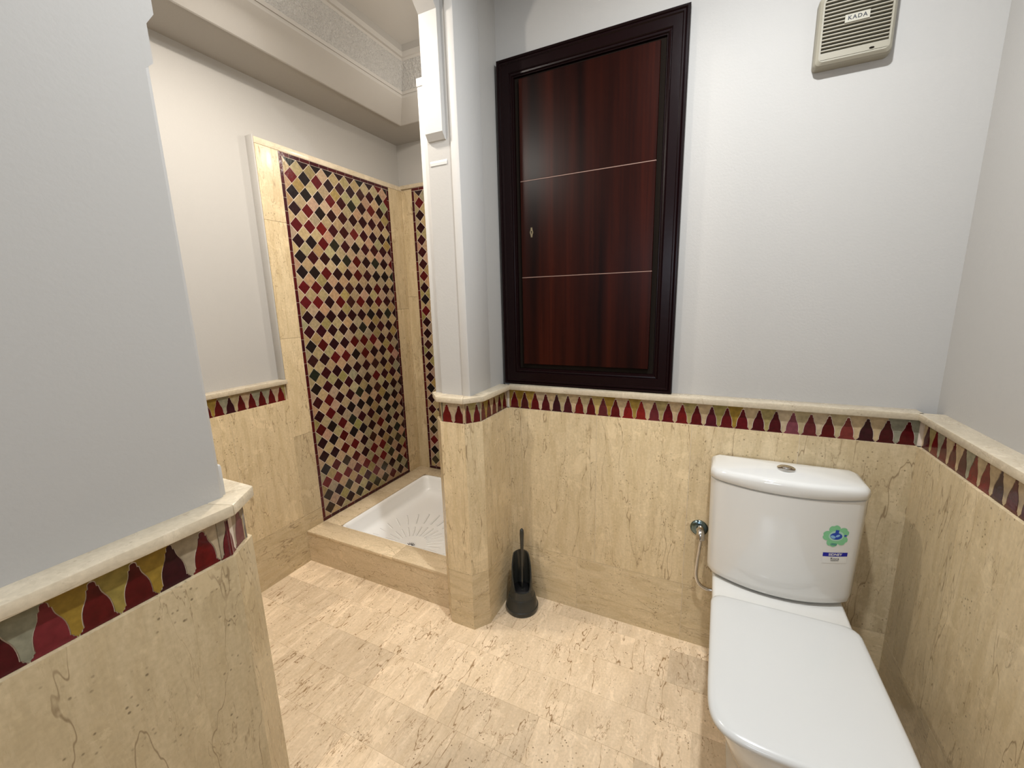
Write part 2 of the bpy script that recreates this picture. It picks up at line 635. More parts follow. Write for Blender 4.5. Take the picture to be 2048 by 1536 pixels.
def dado(parent, line, seams, base_seams, zb, ends=(True, True), slab_top=ZD):
    """marble slabs in two courses, each one its own piece, with hairline joints"""
    T = 0.012
    back = offset_poly(line, T)
    joint = offset_poly(line, 0.0010)
    cap_out = offset_poly(line, -0.013)
    cap_in = offset_poly(line, SET + 0.006)
    core_in = offset_poly(line, SET + 0.006)
    for i in range(len(line) - 1):
        a, b = line[i], line[i + 1]
        A, B = back[i], back[i + 1]
        ln = (Vector(b) - Vector(a)).length
        strip_piece('dado_backing', A, B, core_in[i + 1], core_in[i], slab_top - 0.002, ZCB, 'grout', parent)
        strip_piece('dado_backing', joint[i], joint[i + 1], core_in[i + 1], core_in[i], 0, slab_top - 0.0008, 'grout', parent)
        for (z0, z1, sm, mat) in ((0.0, zb, base_seams.get(i, []), 'marble_base'), (zb, slab_top, seams.get(i, []), 'marble_wall')):
            for (u0, u1) in seam_split(ln, sm):
                g0 = 0.0006 if u0 > 0 else 0.0
                g1 = 0.0006 if u1 < ln else 0.0
                t0, t1 = (u0 + g0) / ln, (u1 - g1) / ln
                strip_piece('marble_slab', lerp(a, b, t0), lerp(a, b, t1), lerp(A, B, t1), lerp(A, B, t0), z0 + (0.0006 if z0 else 0.0), z1 - 0.0006, mat, parent)
        strip_piece('dado_cap', cap_out[i], cap_out[i + 1], cap_in[i + 1], cap_in[i], ZCB, ZC, 'marble_cap', parent, 0.0022)


# finial shaped glazed tiles
BH = ZCB - ZD
PITCH = 0.0484
prof = [(f * 0.0705, w * PITCH) for f, w in ((0.0, 0.470), (0.035, 0.455), (0.05, 0.405), (0.10, 0.385), (0.115, 0.345), (0.20, 0.352), (0.33, 0.342), (0.44, 0.318),
        (0.54, 0.275), (0.62, 0.222), (0.70, 0.172), (0.77, 0.148), (0.865, 0.132), (0.875, 0.090), (0.97, 0.078), (1.0, 0.045))]


def extrude_xz(poly, y0, y1):
    n = len(poly)
    v = [(x, y0, z) for x, z in poly] + [(x, y1, z) for x, z in poly]
    f = [tuple(range(n)), tuple(range(n, 2 * n))[::-1]] + [(i, n + i, n + (i + 1) % n, (i + 1) % n) for i in range(n)]
    return v, f


red_poly = [(w, z) for z, w in prof] + [(-w, z) for z, w in prof[::-1]]
red_me = mesh('finial_tile', *extrude_xz(red_poly, 0, 0.006), 'glaze')
gp = 0.0011
inv = [(z, PITCH / 2 - w - gp) for z, w in prof if PITCH / 2 - w - gp > 0.0003] + [(0.0722, PITCH / 2 - gp * 0.4), (BH, PITCH / 2 - gp * 0.4)]
cream_poly = [(w, z) for z, w in inv] + [(-w, z) for z, w in inv[::-1]]
cream_me = mesh('cream_tile', *extrude_xz(cream_poly, 0, 0.006), 'glaze')
half_l = mesh('cream_tile', *extrude_xz([(w, z) for z, w in inv] + [(0, inv[-1][0]), (0, inv[0][0])], 0, 0.006), 'glaze')
half_r = mesh('cream_tile', *extrude_xz([(0, inv[0][0]), (0, inv[-1][0])] + [(-w, z) for z, w in inv[::-1]], 0, 0.006), 'glaze')
REDS = [(0.070, 0.0035, 0.005)] * 7 + [(0.048, 0.0035, 0.006)] * 3 + [(0.115, 0.006, 0.006)] * 2 + [(0.090, 0.014, 0.016), (0.028, 0.004, 0.008)]
CREAMS = [(0.385, 0.285, 0.165)] * 4 + [(0.34, 0.27, 0.15)] * 2 + [(0.27, 0.215, 0.085)] * 2 + [(0.25, 0.165, 0.035), (0.37, 0.27, 0.17), (0.25, 0.235, 0.16), (0.40, 0.31, 0.20)]


def band(parent, a, b, inset=0.0085, n=None, reds=None, creams=None, ext=0.0):
    a, b = Vector(a), Vector(b)
    d = (b - a)
    ln = d.length
    d.normalize()
    inw = Vector((-d.y, d.x))
    ang = math.atan2(d.y, d.x)
    if n is None:
        n = max(1, round(ln / PITCH))
    p = ln / n
    s = p / PITCH
    f0, f1 = a - d * ext + inw * (inset + 0.0011), b + d * ext + inw * (inset + 0.0011)
    k0, k1 = a - d * ext + inw * 0.0125, b + d * ext + inw * 0.0125
    strip_piece('band_grout', tuple(f0), tuple(f1), tuple(k1), tuple(k0), ZD - 0.0006, ZCB, 'grout_band', parent)
    for i in range(n):
        q = a + d * (p * (i + 0.5)) + inw * inset
        cr = reds[i] if reds and i in reds else rnd.choice(REDS)
        jit = rnd.uniform(0.85, 1.15)
        obj('finial_tile', red_me, parent, (q.x, q.y, ZD), (rnd.uniform(-.012, .012), 0, ang + rnd.uniform(-.012, .012)), (s * rnd.uniform(0.97, 1.0), 1, rnd.uniform(0.97, 1.01)), tuple(c * jit for c in cr))
    for i in range(n + 1):
        q = a + d * (p * i) + inw * inset
        me = half_l if i == 0 else half_r if i == n else cream_me
        cc = creams[i] if creams and i in creams else rnd.choice(CREAMS)
        obj('cream_tile', me, parent, (q.x, q.y, ZD), (0, 0, ang + (rnd.uniform(-.01, .01) if 0 < i < n else 0)), (s, 1, 1), cc)


OLIVE, YEL, GREY = (0.23, 0.185, 0.06), (0.24, 0.150, 0.024), (0.21, 0.20, 0.14)
dado(wall_back, back_line, {0: [0.058, 0.388, 0.735, 1.06, 1.325]}, {0: [0.31, 0.737, 1.10]}, 0.252)
band(wall_back, *back_line, n=28, ext=0.012,
     reds={10: (0.125, 0.006, 0.006), 11: (0.14, 0.009, 0.007), 21: (0.13, 0.035, 0.045), 24: (0.15, 0.025, 0.022), 5: (0.04, 0.004, 0.008), 16: (0.055, 0.005, 0.010)},
     creams={1: YEL, 8: (0.36, 0.27, 0.10), 9: YEL, 13: (0.27, 0.21, 0.09), 17: OLIVE, 18: YEL, 27: GREY, 28: GREY})
dado(wall_right, right_line, {0: [0.268, 0.60, 0.93, 1.26, 1.60, 1.93, 2.26, 2.6, 2.93]}, {0: [0.32, 0.66, 1.0, 1.34, 1.7, 2.04, 2.4, 2.75]}, 0.240)
band(wall_right, (R, D), (R, 0.69), n=18, ext=0.010)
band(wall_right, (R, 0.69), (R, YB))
dado(wall_partition, pier_line, {0: [0.3, 0.65]}, {0: [0.3, 0.65]}, 0.255)
for i in range(1, 5):
    band(wall_partition, pier_line[i], pier_line[i + 1])
dado(wall_partition, near_line, {0: [0.3, 0.65, 1.0, 1.35, 1.7], 4: [0.4, 0.8, 1.2, 1.6]}, {0: [0.3, 0.65, 1.0, 1.35, 1.7], 4: [0.4, 0.8, 1.2, 1.6]}, 0.255)
LFB = 0.381 - 12 * 0.0484
band(wall_partition, (XP, LFB), (XP, 0.381), n=12,
     reds={7: (0.12, 0.014, 0.018), 8: (0.07, 0.004, 0.005), 9: (0.06, 0.003, 0.004), 10: (0.032, 0.004, 0.007), 11: (0.085, 0.004, 0.004)},
     creams={7: GREY, 8: YEL, 9: (0.24, 0.18, 0.045), 10: YEL, 11: (0.30, 0.24, 0.16), 6: (0.3, 0.22, 0.12)})
red_half = mesh('finial_tile', *extrude_xz([(0, 0), (0, 0.0705)] + [(-w, z) for z, w in prof[::-1]], 0, 0.006), 'glaze')
red_half2 = mesh('finial_tile', *extrude_xz([(w, z) for z, w in prof] + [(0, 0.0705), (0, 0)], 0, 0.006), 'glaze')
strip_piece('band_grout', (XP - 0.0081, 0.381), (XP - 0.0081, 0.402), (XP - 0.0125, 0.402), (XP - 0.0125, 0.381), ZD - 0.0006, ZCB, 'grout_band', wall_partition)
obj('finial_tile', red_half, wall_partition, (XP - 0.007, 0.401, ZD), (0, 0, math.pi / 2), (0.9, 1, 1), (0.10, 0.006, 0.008))
obj('cream_tile', half_l, wall_partition, (XP - 0.007, 0.381, ZD), (0, 0, math.pi / 2), (0.95, 1, 1), (0.30, 0.24, 0.16))
ch = (Vector(near_line[2]) - Vector(near_line[1])).normalized()
ca = Vector(near_line[1])
band(wall_partition, tuple(ca + ch * 0.0225), near_line[2], n=1, reds={0: (0.14, 0.035, 0.040)}, creams={0: (0.33, 0.26, 0.19), 1: (0.33, 0.26, 0.19)})
cang = math.atan2(ch.y, ch.x)
cin = Vector((-ch.y, ch.x))
q = ca + cin * 0.007
strip_piece('band_grout', tuple(ca + cin * 0.0081), tuple(ca + ch * 0.0225 + cin * 0.0081), tuple(ca + ch * 0.0225 + cin * 0.0125), tuple(ca + cin * 0.0125), ZD - 0.0006, ZCB, 'grout_band', wall_partition)
obj('finial_tile', red_half2, wall_partition, (q.x, q.y, ZD), (0, 0, cang), (0.9, 1, 1), (0.13, 0.03, 0.034))
band(wall_partition, near_line[2], near_line[3])
dado(wall_left, left_line, {0: [0.3, 0.65, 1.0, 1.35, 1.7, 2.05, 2.40, 2.742]}, {0: [0.5, 1.0, 1.5, 2.0, 2.45]}, 0.263)
band(wall_left, (XL, 1.322 - 16 * 0.0484), (XL, 1.322), n=16)

# ------------------------------------------------------------------ shower walls: marble frame strips and mosaic
ZK = 0.176                                     # kerb top
ZP = 2.100                                     # panel top
Y0, Y1 = 1.440, 2.182                          # mosaic on the left wall
ZM = 2.072

box('panel_backing', XL - SET - 0.005, XL - 0.0125, 1.327, YS + SET, 0, ZP - 0.002, 'grout_pale', wall_left)
box('panel_return', XL - SET - 0.004, XL - 0.001, 1.320, 1.3275, ZC, ZP + 0.006, 'plaster', wall_left, 0.002)
for (z0, z1) in ((0, 0.263), (0.263, 0.70), (0.70, 1.20), (1.20, 1.75), (1.75, ZM)):
    box('marble_slab', XL - 0.012, XL, 1.3275, Y0 - 0.001, z0 + 0.0006, z1 - 0.0006, 'marble_wall' if z0 else 'marble_base', wall_left)
for (z0, z1) in ((0, 0.62), (0.62, 1.32), (1.32, ZM)):
    box('marble_slab', XL - 0.012, XL, Y1 + 0.001, YS - 0.0005, z0 + 0.0006, z1 - 0.0006, 'marble_wall', wall_left)
box('marble_slab', XL - SET - 0.002, XL + 0.001, 1.3275, YS + 0.02, ZM, ZP, 'marble_cap', wall_left, 0.003)

DARKS = [(0.017, 0.0035, 0.005)] * 9 + [(0.030, 0.004, 0.006)] * 6 + [(0.075, 0.005, 0.006)] * 2 + [(0.010, 0.006, 0.006)] * 4 + [(0.016, 0.016, 0.010), (0.036, 0.010, 0.008)]
LIGHTS = [(0.350, 0.255, 0.145)] * 6 + [(0.310, 0.225, 0.120)] * 4 + [(0.27, 0.20, 0.080), (0.30, 0.235, 0.135), (0.37, 0.26, 0.160), (0.25, 0.185, 0.070), (0.27, 0.22, 0.130), (0.33, 0.215, 0.13)]


def clip_poly(poly, x0, x1, z0, z1):
    def half(pl, f, inter):
        out = []
        for i in range(len(pl)):
            p, q = pl[i], pl[(i + 1) % len(pl)]
            if f(p):
                out.append(p)
                if not f(q):
                    out.append(inter(p, q))
            elif f(q):
                out.append(inter(p, q))
        return out

    def ix(v):
        return lambda p, q: (v, p[1] + (q[1] - p[1]) * (v - p[0]) / (q[0] - p[0]))

    def iz(v):
        return lambda p, q: (p[0] + (q[0] - p[0]) * (v - p[1]) / (q[1] - p[1]), v)
    for f, it in ((lambda p: p[0] >= x0, ix(x0)), (lambda p: p[0] <= x1, ix(x1)), (lambda p: p[1] >= z0, iz(z0)), (lambda p: p[1] <= z1, iz(z1))):
        if len(poly) < 3:
            return []
        poly = half(poly, f, it)
    return poly


def mosaic(parent, origin, ang, width, z0, z1, cols_as_tiles, fixed=None):
    """diamond mosaic: local x along the wall, local y into the wall; origin = lower left front corner in plan"""
    bw = 0.018
    W = width
    rot = Matrix.Rotation(ang, 4, 'Z')
    bed = mesh('mosaic_panel', *box_data(0, W, 0.0014, 0.012, z0, z1), 'grout_band')
    bed_o = obj('mosaic_panel', bed, parent, (origin[0], origin[1], 0), (0, 0, ang))
    # border
    gpp = 0.0011
    nx, nz = max(1, round(W / 0.056)), max(1, round((z1 - z0 - 2 * bw) / 0.062))
    for zz in (z0, z1 - bw):
        for i in range(nx):
            me = mesh('border_tile', *box_data(W * i / nx + gpp, W * (i + 1) / nx - gpp, 0.0, 0.006, zz + gpp, zz + bw - gpp), 'glaze')
            obj('border_tile', me, bed_o, colour=rnd.choice([(0.050, 0.004, 0.006), (0.036, 0.004, 0.007), (0.065, 0.006, 0.006)]))
    hz = (z1 - z0 - 2 * bw) / nz
    bme = mesh('border_tile', *box_data(gpp, bw - gpp, 0.0, 0.006, gpp, hz - gpp), 'glaze')
    for xx in ((0, W - bw) if cols_as_tiles > 20 else (0,)):
        for i in range(nz):
            obj('border_tile', bme, bed_o, (xx, 0, z0 + bw + hz * i), colour=rnd.choice([(0.050, 0.004, 0.006), (0.036, 0.004, 0.007), (0.070, 0.006, 0.006)]))
    # diamonds
    PX = 0.0743
    PZ = (1.896 - 2 * bw) / 24.55
    ix0, ix1, iz0, iz1 = bw + gpp, (W - bw if cols_as_tiles > 20 else W) - gpp, z0 + bw + gpp, z1 - bw - gpp
    top = z1 - bw
    g2 = 0.0016
    full = [(PX / 2 - g2, 0), (0, PZ / 2 - g2), (-(PX / 2 - g2), 0), (0, -(PZ / 2 - g2))]
    shared = {}
    rest = []
    ncol = int((W) / PX) + 2
    nrow = int((z1 - z0) / PZ) + 2
    for kind in (0, 1):
        for j in range(ncol):
            for k in range(nrow):
                cx = bw + (j + (0.5 if kind == 0 else 0.0)) * PX
                cz = top - (k + (0.0 if kind == 0 else 0.5)) * PZ
                poly = [(cx + x, cz + z) for x, z in full]
                cl = clip_poly(poly, ix0, ix1, iz0, iz1)
                if len(cl) < 3:
                    continue
                area = abs(sum(cl[i][0] * cl[(i + 1) % len(cl)][1] - cl[(i + 1) % len(cl)][0] * cl[i][1] for i in range(len(cl)))) / 2
                if area < 6e-5:
                    continue
                nm = 'dark_tile' if kind == 0 else 'pale_tile'
                if kind == 0:
                    col = rnd.choice(DARKS)
                    if k >= nrow - 6 and rnd.random() < 0.45:
                        col = rnd.choice([(0.028, 0.016, 0.008), (0.105, 0.007, 0.008), (0.030, 0.024, 0.013)])
                    if fixed and (j, k) in fixed:
                        col = fixed[(j, k)]
                else:
                    col = rnd.choice(LIGHTS)
                col = tuple(c * rnd.uniform(0.88, 1.1) for c in col)
                if j > cols_as_tiles:
                    rest.append((cl, kind))
                    continue
                mid = (sum(p[0] for p in cl) / len(cl), sum(p[1] for p in cl) / len(cl))
                if len(cl) == 4 and area > 0.98 * 2 * (PX / 2 - g2) * (PZ / 2 - g2):
                    if kind not in shared:
                        shared[kind] = mesh(nm, *extrude_xz(full, 0, 0.006), 'glaze')
                    me = shared[kind]
                    mid = (cx, cz)
                else:
                    me = mesh(nm, *extrude_xz([(x - mid[0], z - mid[1]) for x, z in cl], 0, 0.006), 'glaze')
                obj(nm, me, bed_o, (mid[0] + rnd.uniform(-4e-4, 4e-4), rnd.uniform(-2e-4, 5e-4), mid[1] + rnd.uniform(-4e-4, 4e-4)),
                    (rnd.uniform(-.012, .012), rnd.uniform(-.02, .02), rnd.uniform(-.012, .012)), (rnd.uniform(.97, 1.0), 1, rnd.uniform(.97, 1.0)), col)
    for kind, nm, col in ((0, 'dark_tile', (0.03, 0.005, 0.006)), (1, 'pale_tile', (0.36, 0.26, 0.14))):
        dat = [extrude_xz(cl, 0, 0.006) for cl, kd in rest if kd == kind]
        if dat:
            o = obj(nm, mesh(nm, *join_data(*dat), 'glaze'), bed_o, colour=col)
            o['kind'] = 'stuff'
    return bed_o


RED = (0.062, 0.004, 0.004)
RED2 = (0.10, 0.006, 0.006)
FIX = {(0, 1): RED2, (2, 4): RED2, (1, 9): RED2, (5, 4): (0.09, 0.012, 0.010), (7, 2): (0.09, 0.012, 0.010), (5, 7): RED, (1, 12): RED, (4, 12): RED, (5, 12): RED,
       (5, 6): RED, (7, 8): RED, (5, 13): RED, (3, 9): RED, (0, 18): RED, (2, 20): RED, (3, 21): RED, (1, 21): RED, (4, 22): RED2, (5, 22): RED2, (3, 22): RED, (2, 22): RED2, (1, 22): RED2,
       (3, 23): RED, (0, 9): (0.08, 0.006, 0.008), (2, 19): RED}
mosaic(wall_left, (XL, Y0), math.pi / 2, Y1 - Y0, ZK, ZM, 99, FIX)

# far shower wall
X0 = -1.797
box('panel_backing', XL, -0.99, YS + 0.012, YS + SET, 0, ZP - 0.002, 'grout_pale', wall_shower)
for (z0, z1) in ((0, 0.70), (0.70, 1.40), (1.40, ZM)):
    box('marble_slab', XL + 0.0005, X0 - 0.001, YS, YS + 0.012, z0 + 0.0006, z1 - 0.0006, 'marble_wall', wall_shower)
box('marble_slab', XL - 0.004, -0.985, YS - 0.001, YS + SET + 0.002, ZM + 0.010, ZP + 0.006, 'marble_cap', wall_shower, 0.003)
mosaic(wall_shower, (X0, YS), 0.0, 0.80, ZK, ZM + 0.008, 3)

# ------------------------------------------------------------------ shower ceiling cornice
prof_c = [(-0.01, 2.366), (0.186, 2.366), (0.190, 2.360), (0.196, 2.362), (0.300, 2.440), (0.305, 2.452), (0.312, 2.450), (0.318, 2.462)]
prof_f = [(0.316, 2.460), (0.330, 2.500), (0.352, 2.545), (0.372, 2.572)]
prof_t = [(0.370, 2.568), (0.378, 2.575), (0.392, 2.574), (0.400, 2.590), (0.400, ZT), (-0.01, ZT)]
wl = [(XL - SET, YB - 0.1), (XL - SET, YS + SET), (XS, YS + SET)]


def sweep(name, prof, mat, parent, close=True):
    rings = []
    for i in range(len(wl)):
        ring = []
        for px, z in prof:
            q = offset_poly(wl, -(px + (SET if px > 0 else 0)))[i]
            ring.append((q[0], q[1], z))
        rings.append(ring)
    n = len(prof)
    v, f = [], []
    for r in rings:
        v += r
    for k in range(len(rings) - 1):
        for i in range(n - 1):
            f.append((k * n + i, k * n + i + 1, (k + 1) * n + i + 1, (k + 1) * n + i))
    return obj(name, mesh(name, v, f, mat), parent)


trim_1 = structure(sweep('trim_1', prof_c + prof_t[:0], 'plaster', None), 'deep plaster cornice with a shaded soffit above the shower', 'cornice')
sweep('carved_frieze', prof_f, 'plaster_carved', trim_1)
sweep('cornice_bead', prof_t, 'plaster', trim_1)

# ------------------------------------------------------------------ floor
floor = structure(box('floor', XL - SET - 0.1, R + SET + 0.1, YB - 0.2, YS + 0.3, -0.10, -0.0008, 'grout_floor'), 'polished beige marble tiled floor', 'floor')
TY = 0.153
TX = 0.306
tile_me = mesh('floor_tile', *box_data(0.0003, TX - 0.0003, 0.0003, TY - 0.0003, -0.012, 0.0), 'marble_floor')
y = 0.890 - 17 * TY
row = 0
while y < 1.58:
    off = [0.0, 0.153, 0.06, 0.215, 0.11][row % 5]
    x = XL - 0.02 - off
    while x < R + 0.02:
        if not (y + TY < YB):
            obj('floor_tile', tile_me, floor, (x, y, 0))
        x += TX
    y += TY
    row += 1

# ------------------------------------------------------------------ shower kerb and tray
KY = 1.335
trim_2 = structure(box('trim_2', XL, -0.985, KY + 0.012, 1.44, 0, ZK - 0.016, 'grout'), 'raised beige marble kerb around the shower tray', 'kerb')
box('kerb_riser', XL, -0.9855, KY, KY + 0.0125, 0.0, ZK - 0.0165, 'marble_kerb', trim_2)
for (x0, x1) in ((XL, -1.30), (-1.30, -0.9855)):
    box('kerb_slab', x0 + 0.0004, x1 - 0.0004, KY - 0.002, 1.445, ZK - 0.016, ZK, 'marble_kerb', trim_2, 0.002)
for (y0, y1) in ((1.4455, 1.86), (1.861, YS - 0.0005)):
    box('kerb_slab', XL + 0.0004, -1.760, y0, y1, ZK - 0.016, ZK - 0.0004, 'marble_kerb', trim_2, 0.002)
box('kerb_slab', -1.7595, -0.9855, 2.192, YS - 0.0005, ZK - 0.016, ZK - 0.0004, 'marble_kerb', trim_2, 0.002)
box('kerb_slab', -1.052, -0.9855, 1.4455, 2.1915, ZK - 0.016, ZK - 0.0004, 'marble_kerb', trim_2, 0.002)

tray = thing('shower_tray', 'white shower tray with radial ribs sunk inside the marble kerb', 'shower tray', (-1.406, 1.818, 0))
tx0, tx1, ty0, ty1 = -1.760, -1.052, 1.445, 2.192
tcx, tcy = (tx0 + tx1) / 2, (ty0 + ty1) / 2


def rrect(hx, hy, r, n=6):
    pts = []
    for (sx, sy, a0) in ((1, 1, 0), (-1, 1, 90), (-1, -1, 180), (1, -1, 270)):
        for i in range(n + 1):
            a = math.radians(a0 + 90 * i / n)
            pts.append((sx * (hx - r) + r * math.cos(a), sy * (hy - r) + r * math.sin(a)))
    return pts


HX, HY = (tx1 - tx0) / 2, (ty1 - ty0) / 2
DRX, DRY = 0.0, 1.582 - tcy
rings = []
for (ins, z, r) in ((0.000, ZK - 0.020, 0.03), (0.000, ZK - 0.006, 0.03), (0.004, ZK - 0.003, 0.032), (0.010, ZK - 0.006, 0.036), (0.018, ZK - 0.025, 0.04), (0.030, 0.098, 0.045), (0.036, 0.086, 0.05), (0.046, 0.078, 0.05), (0.06, 0.075, 0.05)):
    rings.append([(x, yy, z) for x, yy in rrect(HX - ins, HY - ins, r)])
last = rings[-1]
for t in (0.33, 0.66, 0.9):
    rings.append([(x + (DRX - x) * t, yy + (DRY - yy) * t, 0.075 - 0.012 * t) for x, yy, z in last])
me = mesh('basin', *loft_data(rings, False, True), 'acrylic', True)
me.set_sharp_from_angle(angle=math.radians(60))
obj('basin', me, tray)
box('underside', tx0 + 0.002, tx1 - 0.002, ty0 + 0.002, ty1 - 0.002, 0.0, 0.05, 'acrylic').parent = tray
bpy.data.objects['underside'].location = (1.406, -1.818, 0)
rib = mesh('tread_rib', *loft_data([[(x * sx, yy * sx, z) for x, yy in ((0.5, 0.0), (0.45, 0.02), (0, 0.026), (-0.45, 0.02), (-0.5, 0), (-0.45, -0.02), (0, -0.026), (0.45, -0.02))] for sx, z in ((1.0, 0.0), (0.97, 0.003), (0.85, 0.0045))], False, True), 'acrylic', True)
for i in range(30):
    a = 2 * math.pi * i / 30
    for r0, r1 in ((0.09, 0.19), (0.215, 0.33)):
        rm = (r0 + r1) / 2
        x, yy = DRX + rm * math.cos(a), DRY + rm * math.sin(a)
        if abs(x) > HX - 0.08 or abs(yy) > HY - 0.08:
            continue
        t = 1 - rm / 0.42
        obj('tread_rib', rib, tray, (x, yy, 0.0745 - 0.012 * max(0, t) - 0.0005), (0, 0, a), (r1 - r0, 0.22, 0.9))
dr = obj('drain', mesh('drain', *lathe_data([(0.0, 0.0), (0.040, 0.0), (0.040, 0.003), (0.034, 0.0045), (0.0, 0.0045)], 32), 'lamp_metal'), tray, (DRX, DRY, 0.060))
slot = mesh('drain_slot', *box_data(0.009, 0.027, -0.0018, 0.0018, 0.004, 0.0052), 'dark_gap')
for i in range(14):
    obj('drain_slot', slot, dr, (0, 0, 0), (0, 0, 2 * math.pi * i / 14))

# ------------------------------------------------------------------ wall cupboard
cab = thing('wall_cabinet', 'dark brown wooden wall cupboard with a panelled door above the dado', 'cupboard', (-0.457, D + SET, ZC))
cx0, cx1, cz0, cz1 = -0.802, -0.119, ZC + 0.0005, 2.246
cfront = 1.583
# frame members share one moulded profile (across, depth): outer bead, flat, stepped inner edge
fp = [(0.000, 0.000), (0.000, 0.026), (0.003, 0.031), (0.008, 0.031), (0.011, 0.027), (0.014, 0.030), (0.019, 0.030), (0.022, 0.026), (0.050, 0.026), (0.053, 0.022), (0.056, 0.024), (0.061, 0.023),
      (0.064, 0.018), (0.067, 0.018), (0.069, 0.008), (0.069, 0.000)]
corners = [(cx0, cz0, 1, 1), (cx1, cz0, -1, 1), (cx1, cz1, -1, -1), (cx0, cz1, 1, -1)]
LO = Vector((-0.457, D + SET, ZC))
for i in range(4):
    a, b2 = corners[i], corners[(i + 1) % 4]
    rr = []
    for (x, z, sx, sz) in (a, b2):
        rr.append([Vector((x + sx * u, D + SET - dd, z + sz * u)) - LO for u, dd in fp])
    n = len(fp)
    v = rr[0] + rr[1]
    f = [(k, k + 1, n + k + 1, n + k) for k in range(n - 1)] + [(n - 1, 0, n, 2 * n - 1)]
    obj('rail' if i % 2 == 0 else 'stile', mesh('frame_member', v, f, 'wood_frame'), cab)
door_o = obj('door', mesh('door', *box_data(cx0 + 0.0692 - LO.x, cx1 - 0.0692 - LO.x, -0.010, -0.002, cz0 + 0.0692 - LO.z, cz1 - 0.0692 - LO.z), 'dark_gap'), cab)
px0, px1 = -0.712, -0.205
GZ = [1.090, 1.445, 1.810, 2.168]
for i in range(3):
    me = mesh('door_panel', *box_data(px0 - LO.x, px1 - LO.x, -0.022, -0.010, GZ[i] + (0.0015 if i else 0) - LO.z, GZ[i + 1] - (0.0015 if i < 2 else 0) - LO.z), 'wood_door')
    bevel_mesh(me, 0.0012, 1)
    obj('door_panel', me, door_o)
for z in GZ[1:3]:
    obj('inlay_line', mesh('inlay_line', *box_data(px0 - LO.x, px1 - LO.x, -0.0215, -0.012, z - 0.0014 - LO.z, z + 0.0014 - LO.z), 'inlay'), door_o)
# keyhole plate: little scalloped shield
kp = []
for t in range(40):
    a = 2 * math.pi * t / 40
    rr = 1 + 0.16 * math.cos(6 * a)
    kp.append((0.0062 * rr * math.cos(a) * (1.0 if abs(math.sin(a)) < 0.6 else 0.8), 0.019 * rr * math.sin(a)))
kx, kz = -0.667, 1.617
ko = obj('keyhole_plate', mesh('keyhole_plate', *extrude_xz([(x + kx - LO.x, z + kz - LO.z) for x, z in kp], -0.0235, -0.0215), 'brass'), door_o)
ko['label'] = 'small tarnished brass keyhole plate'
# (keyhole pieces stay with the plate's door: third level)
hole = [(0.0024 * math.cos(a * math.pi / 8), 0.0024 * math.sin(a * math.pi / 8) + 0.003) for a in range(16)]
obj('keyhole', mesh('keyhole', *join_data(extrude_xz([(x + kx - LO.x, z + kz - LO.z) for x, z in hole], -0.0242, -0.023), box_data(kx - 0.0011 - LO.x, kx + 0.0011 - LO.x, -0.0242, -0.023, kz - 0.005 - LO.z, kz + 0.002 - LO.z)), 'dark_gap'), door_o)

# ------------------------------------------------------------------ extractor fan
fan = thing('extractor_fan', 'small yellowed plastic extractor fan grille high on the white wall', 'extractor fan', (0.303, D + SET, 2.069))
FW_, FH_ = 0.0875, 0.088
rings = []
for (ins, yy, r) in ((0.0, 0.0, 0.012), (0.0, -0.026, 0.012), (0.003, -0.034, 0.012), (0.009, -0.040, 0.012), (0.013, -0.040, 0.010), (0.0135, -0.030, 0.010)):
    rings.append([(x, yy, z) for x, z in rrect(FW_ - ins, FH_ - ins, r)])
obj('housing', mesh('housing', *loft_data(rings, True, True), 'fan_plastic', False), fan)
obj('grille_back', mesh('grille_back', *box_data(-0.074, 0.074, -0.0325, -0.0305, -0.066, 0.074), 'fan_dark'), fan)
sl = mesh('slat', *extrude_xz([(-0.0745, -0.0019), (0.0745, -0.0019), (0.0745, 0.0019), (-0.0745, 0.0019)], -0.041, -0.032), 'fan_plastic')
bevel_mesh(sl, 0.0008, 1)
for i in range(14):
    obj('slat', sl, fan, (0, 0, -0.0515 + i * 0.0091))
obj('grille_foot', mesh('grille_foot', *box_data(-0.0745, 0.0745, -0.041, -0.030, -0.0745, -0.058), 'fan_plastic'), fan)
pl = obj('name_plate', mesh('name_plate', *box_data(-0.027, 0.027, -0.0435, -0.0400, 0.004, 0.023), 'fan_plate'), fan)
tm = text_mesh('lettering', 'KADA', 0.0135, 'ink_dark', 0.0004, 1.25)
obj('lettering', tm, pl, (0, -0.0437, 0.0135), (math.pi / 2, 0, 0))
sh = mesh('screw_hole', *lathe_data([(0.0, 0.0), (0.0045, 0.0), (0.0045, 0.0006), (0.0, 0.0006)], 16), 'dark_gap')
obj('screw_hole', sh, fan, (0.040, -0.0408, -0.070), (math.pi / 2, 0, 0), (1.3, 1, 1) if False else (1.3, 0.6, 1))

# ------------------------------------------------------------------ toilet
toi = thing('toilet', 'white close-coupled toilet with its lid down beside the marble wall', 'toilet', (0.236, 1.20, 0))
TC = 0.236
TO = Vector((TC, 1.20, 0))


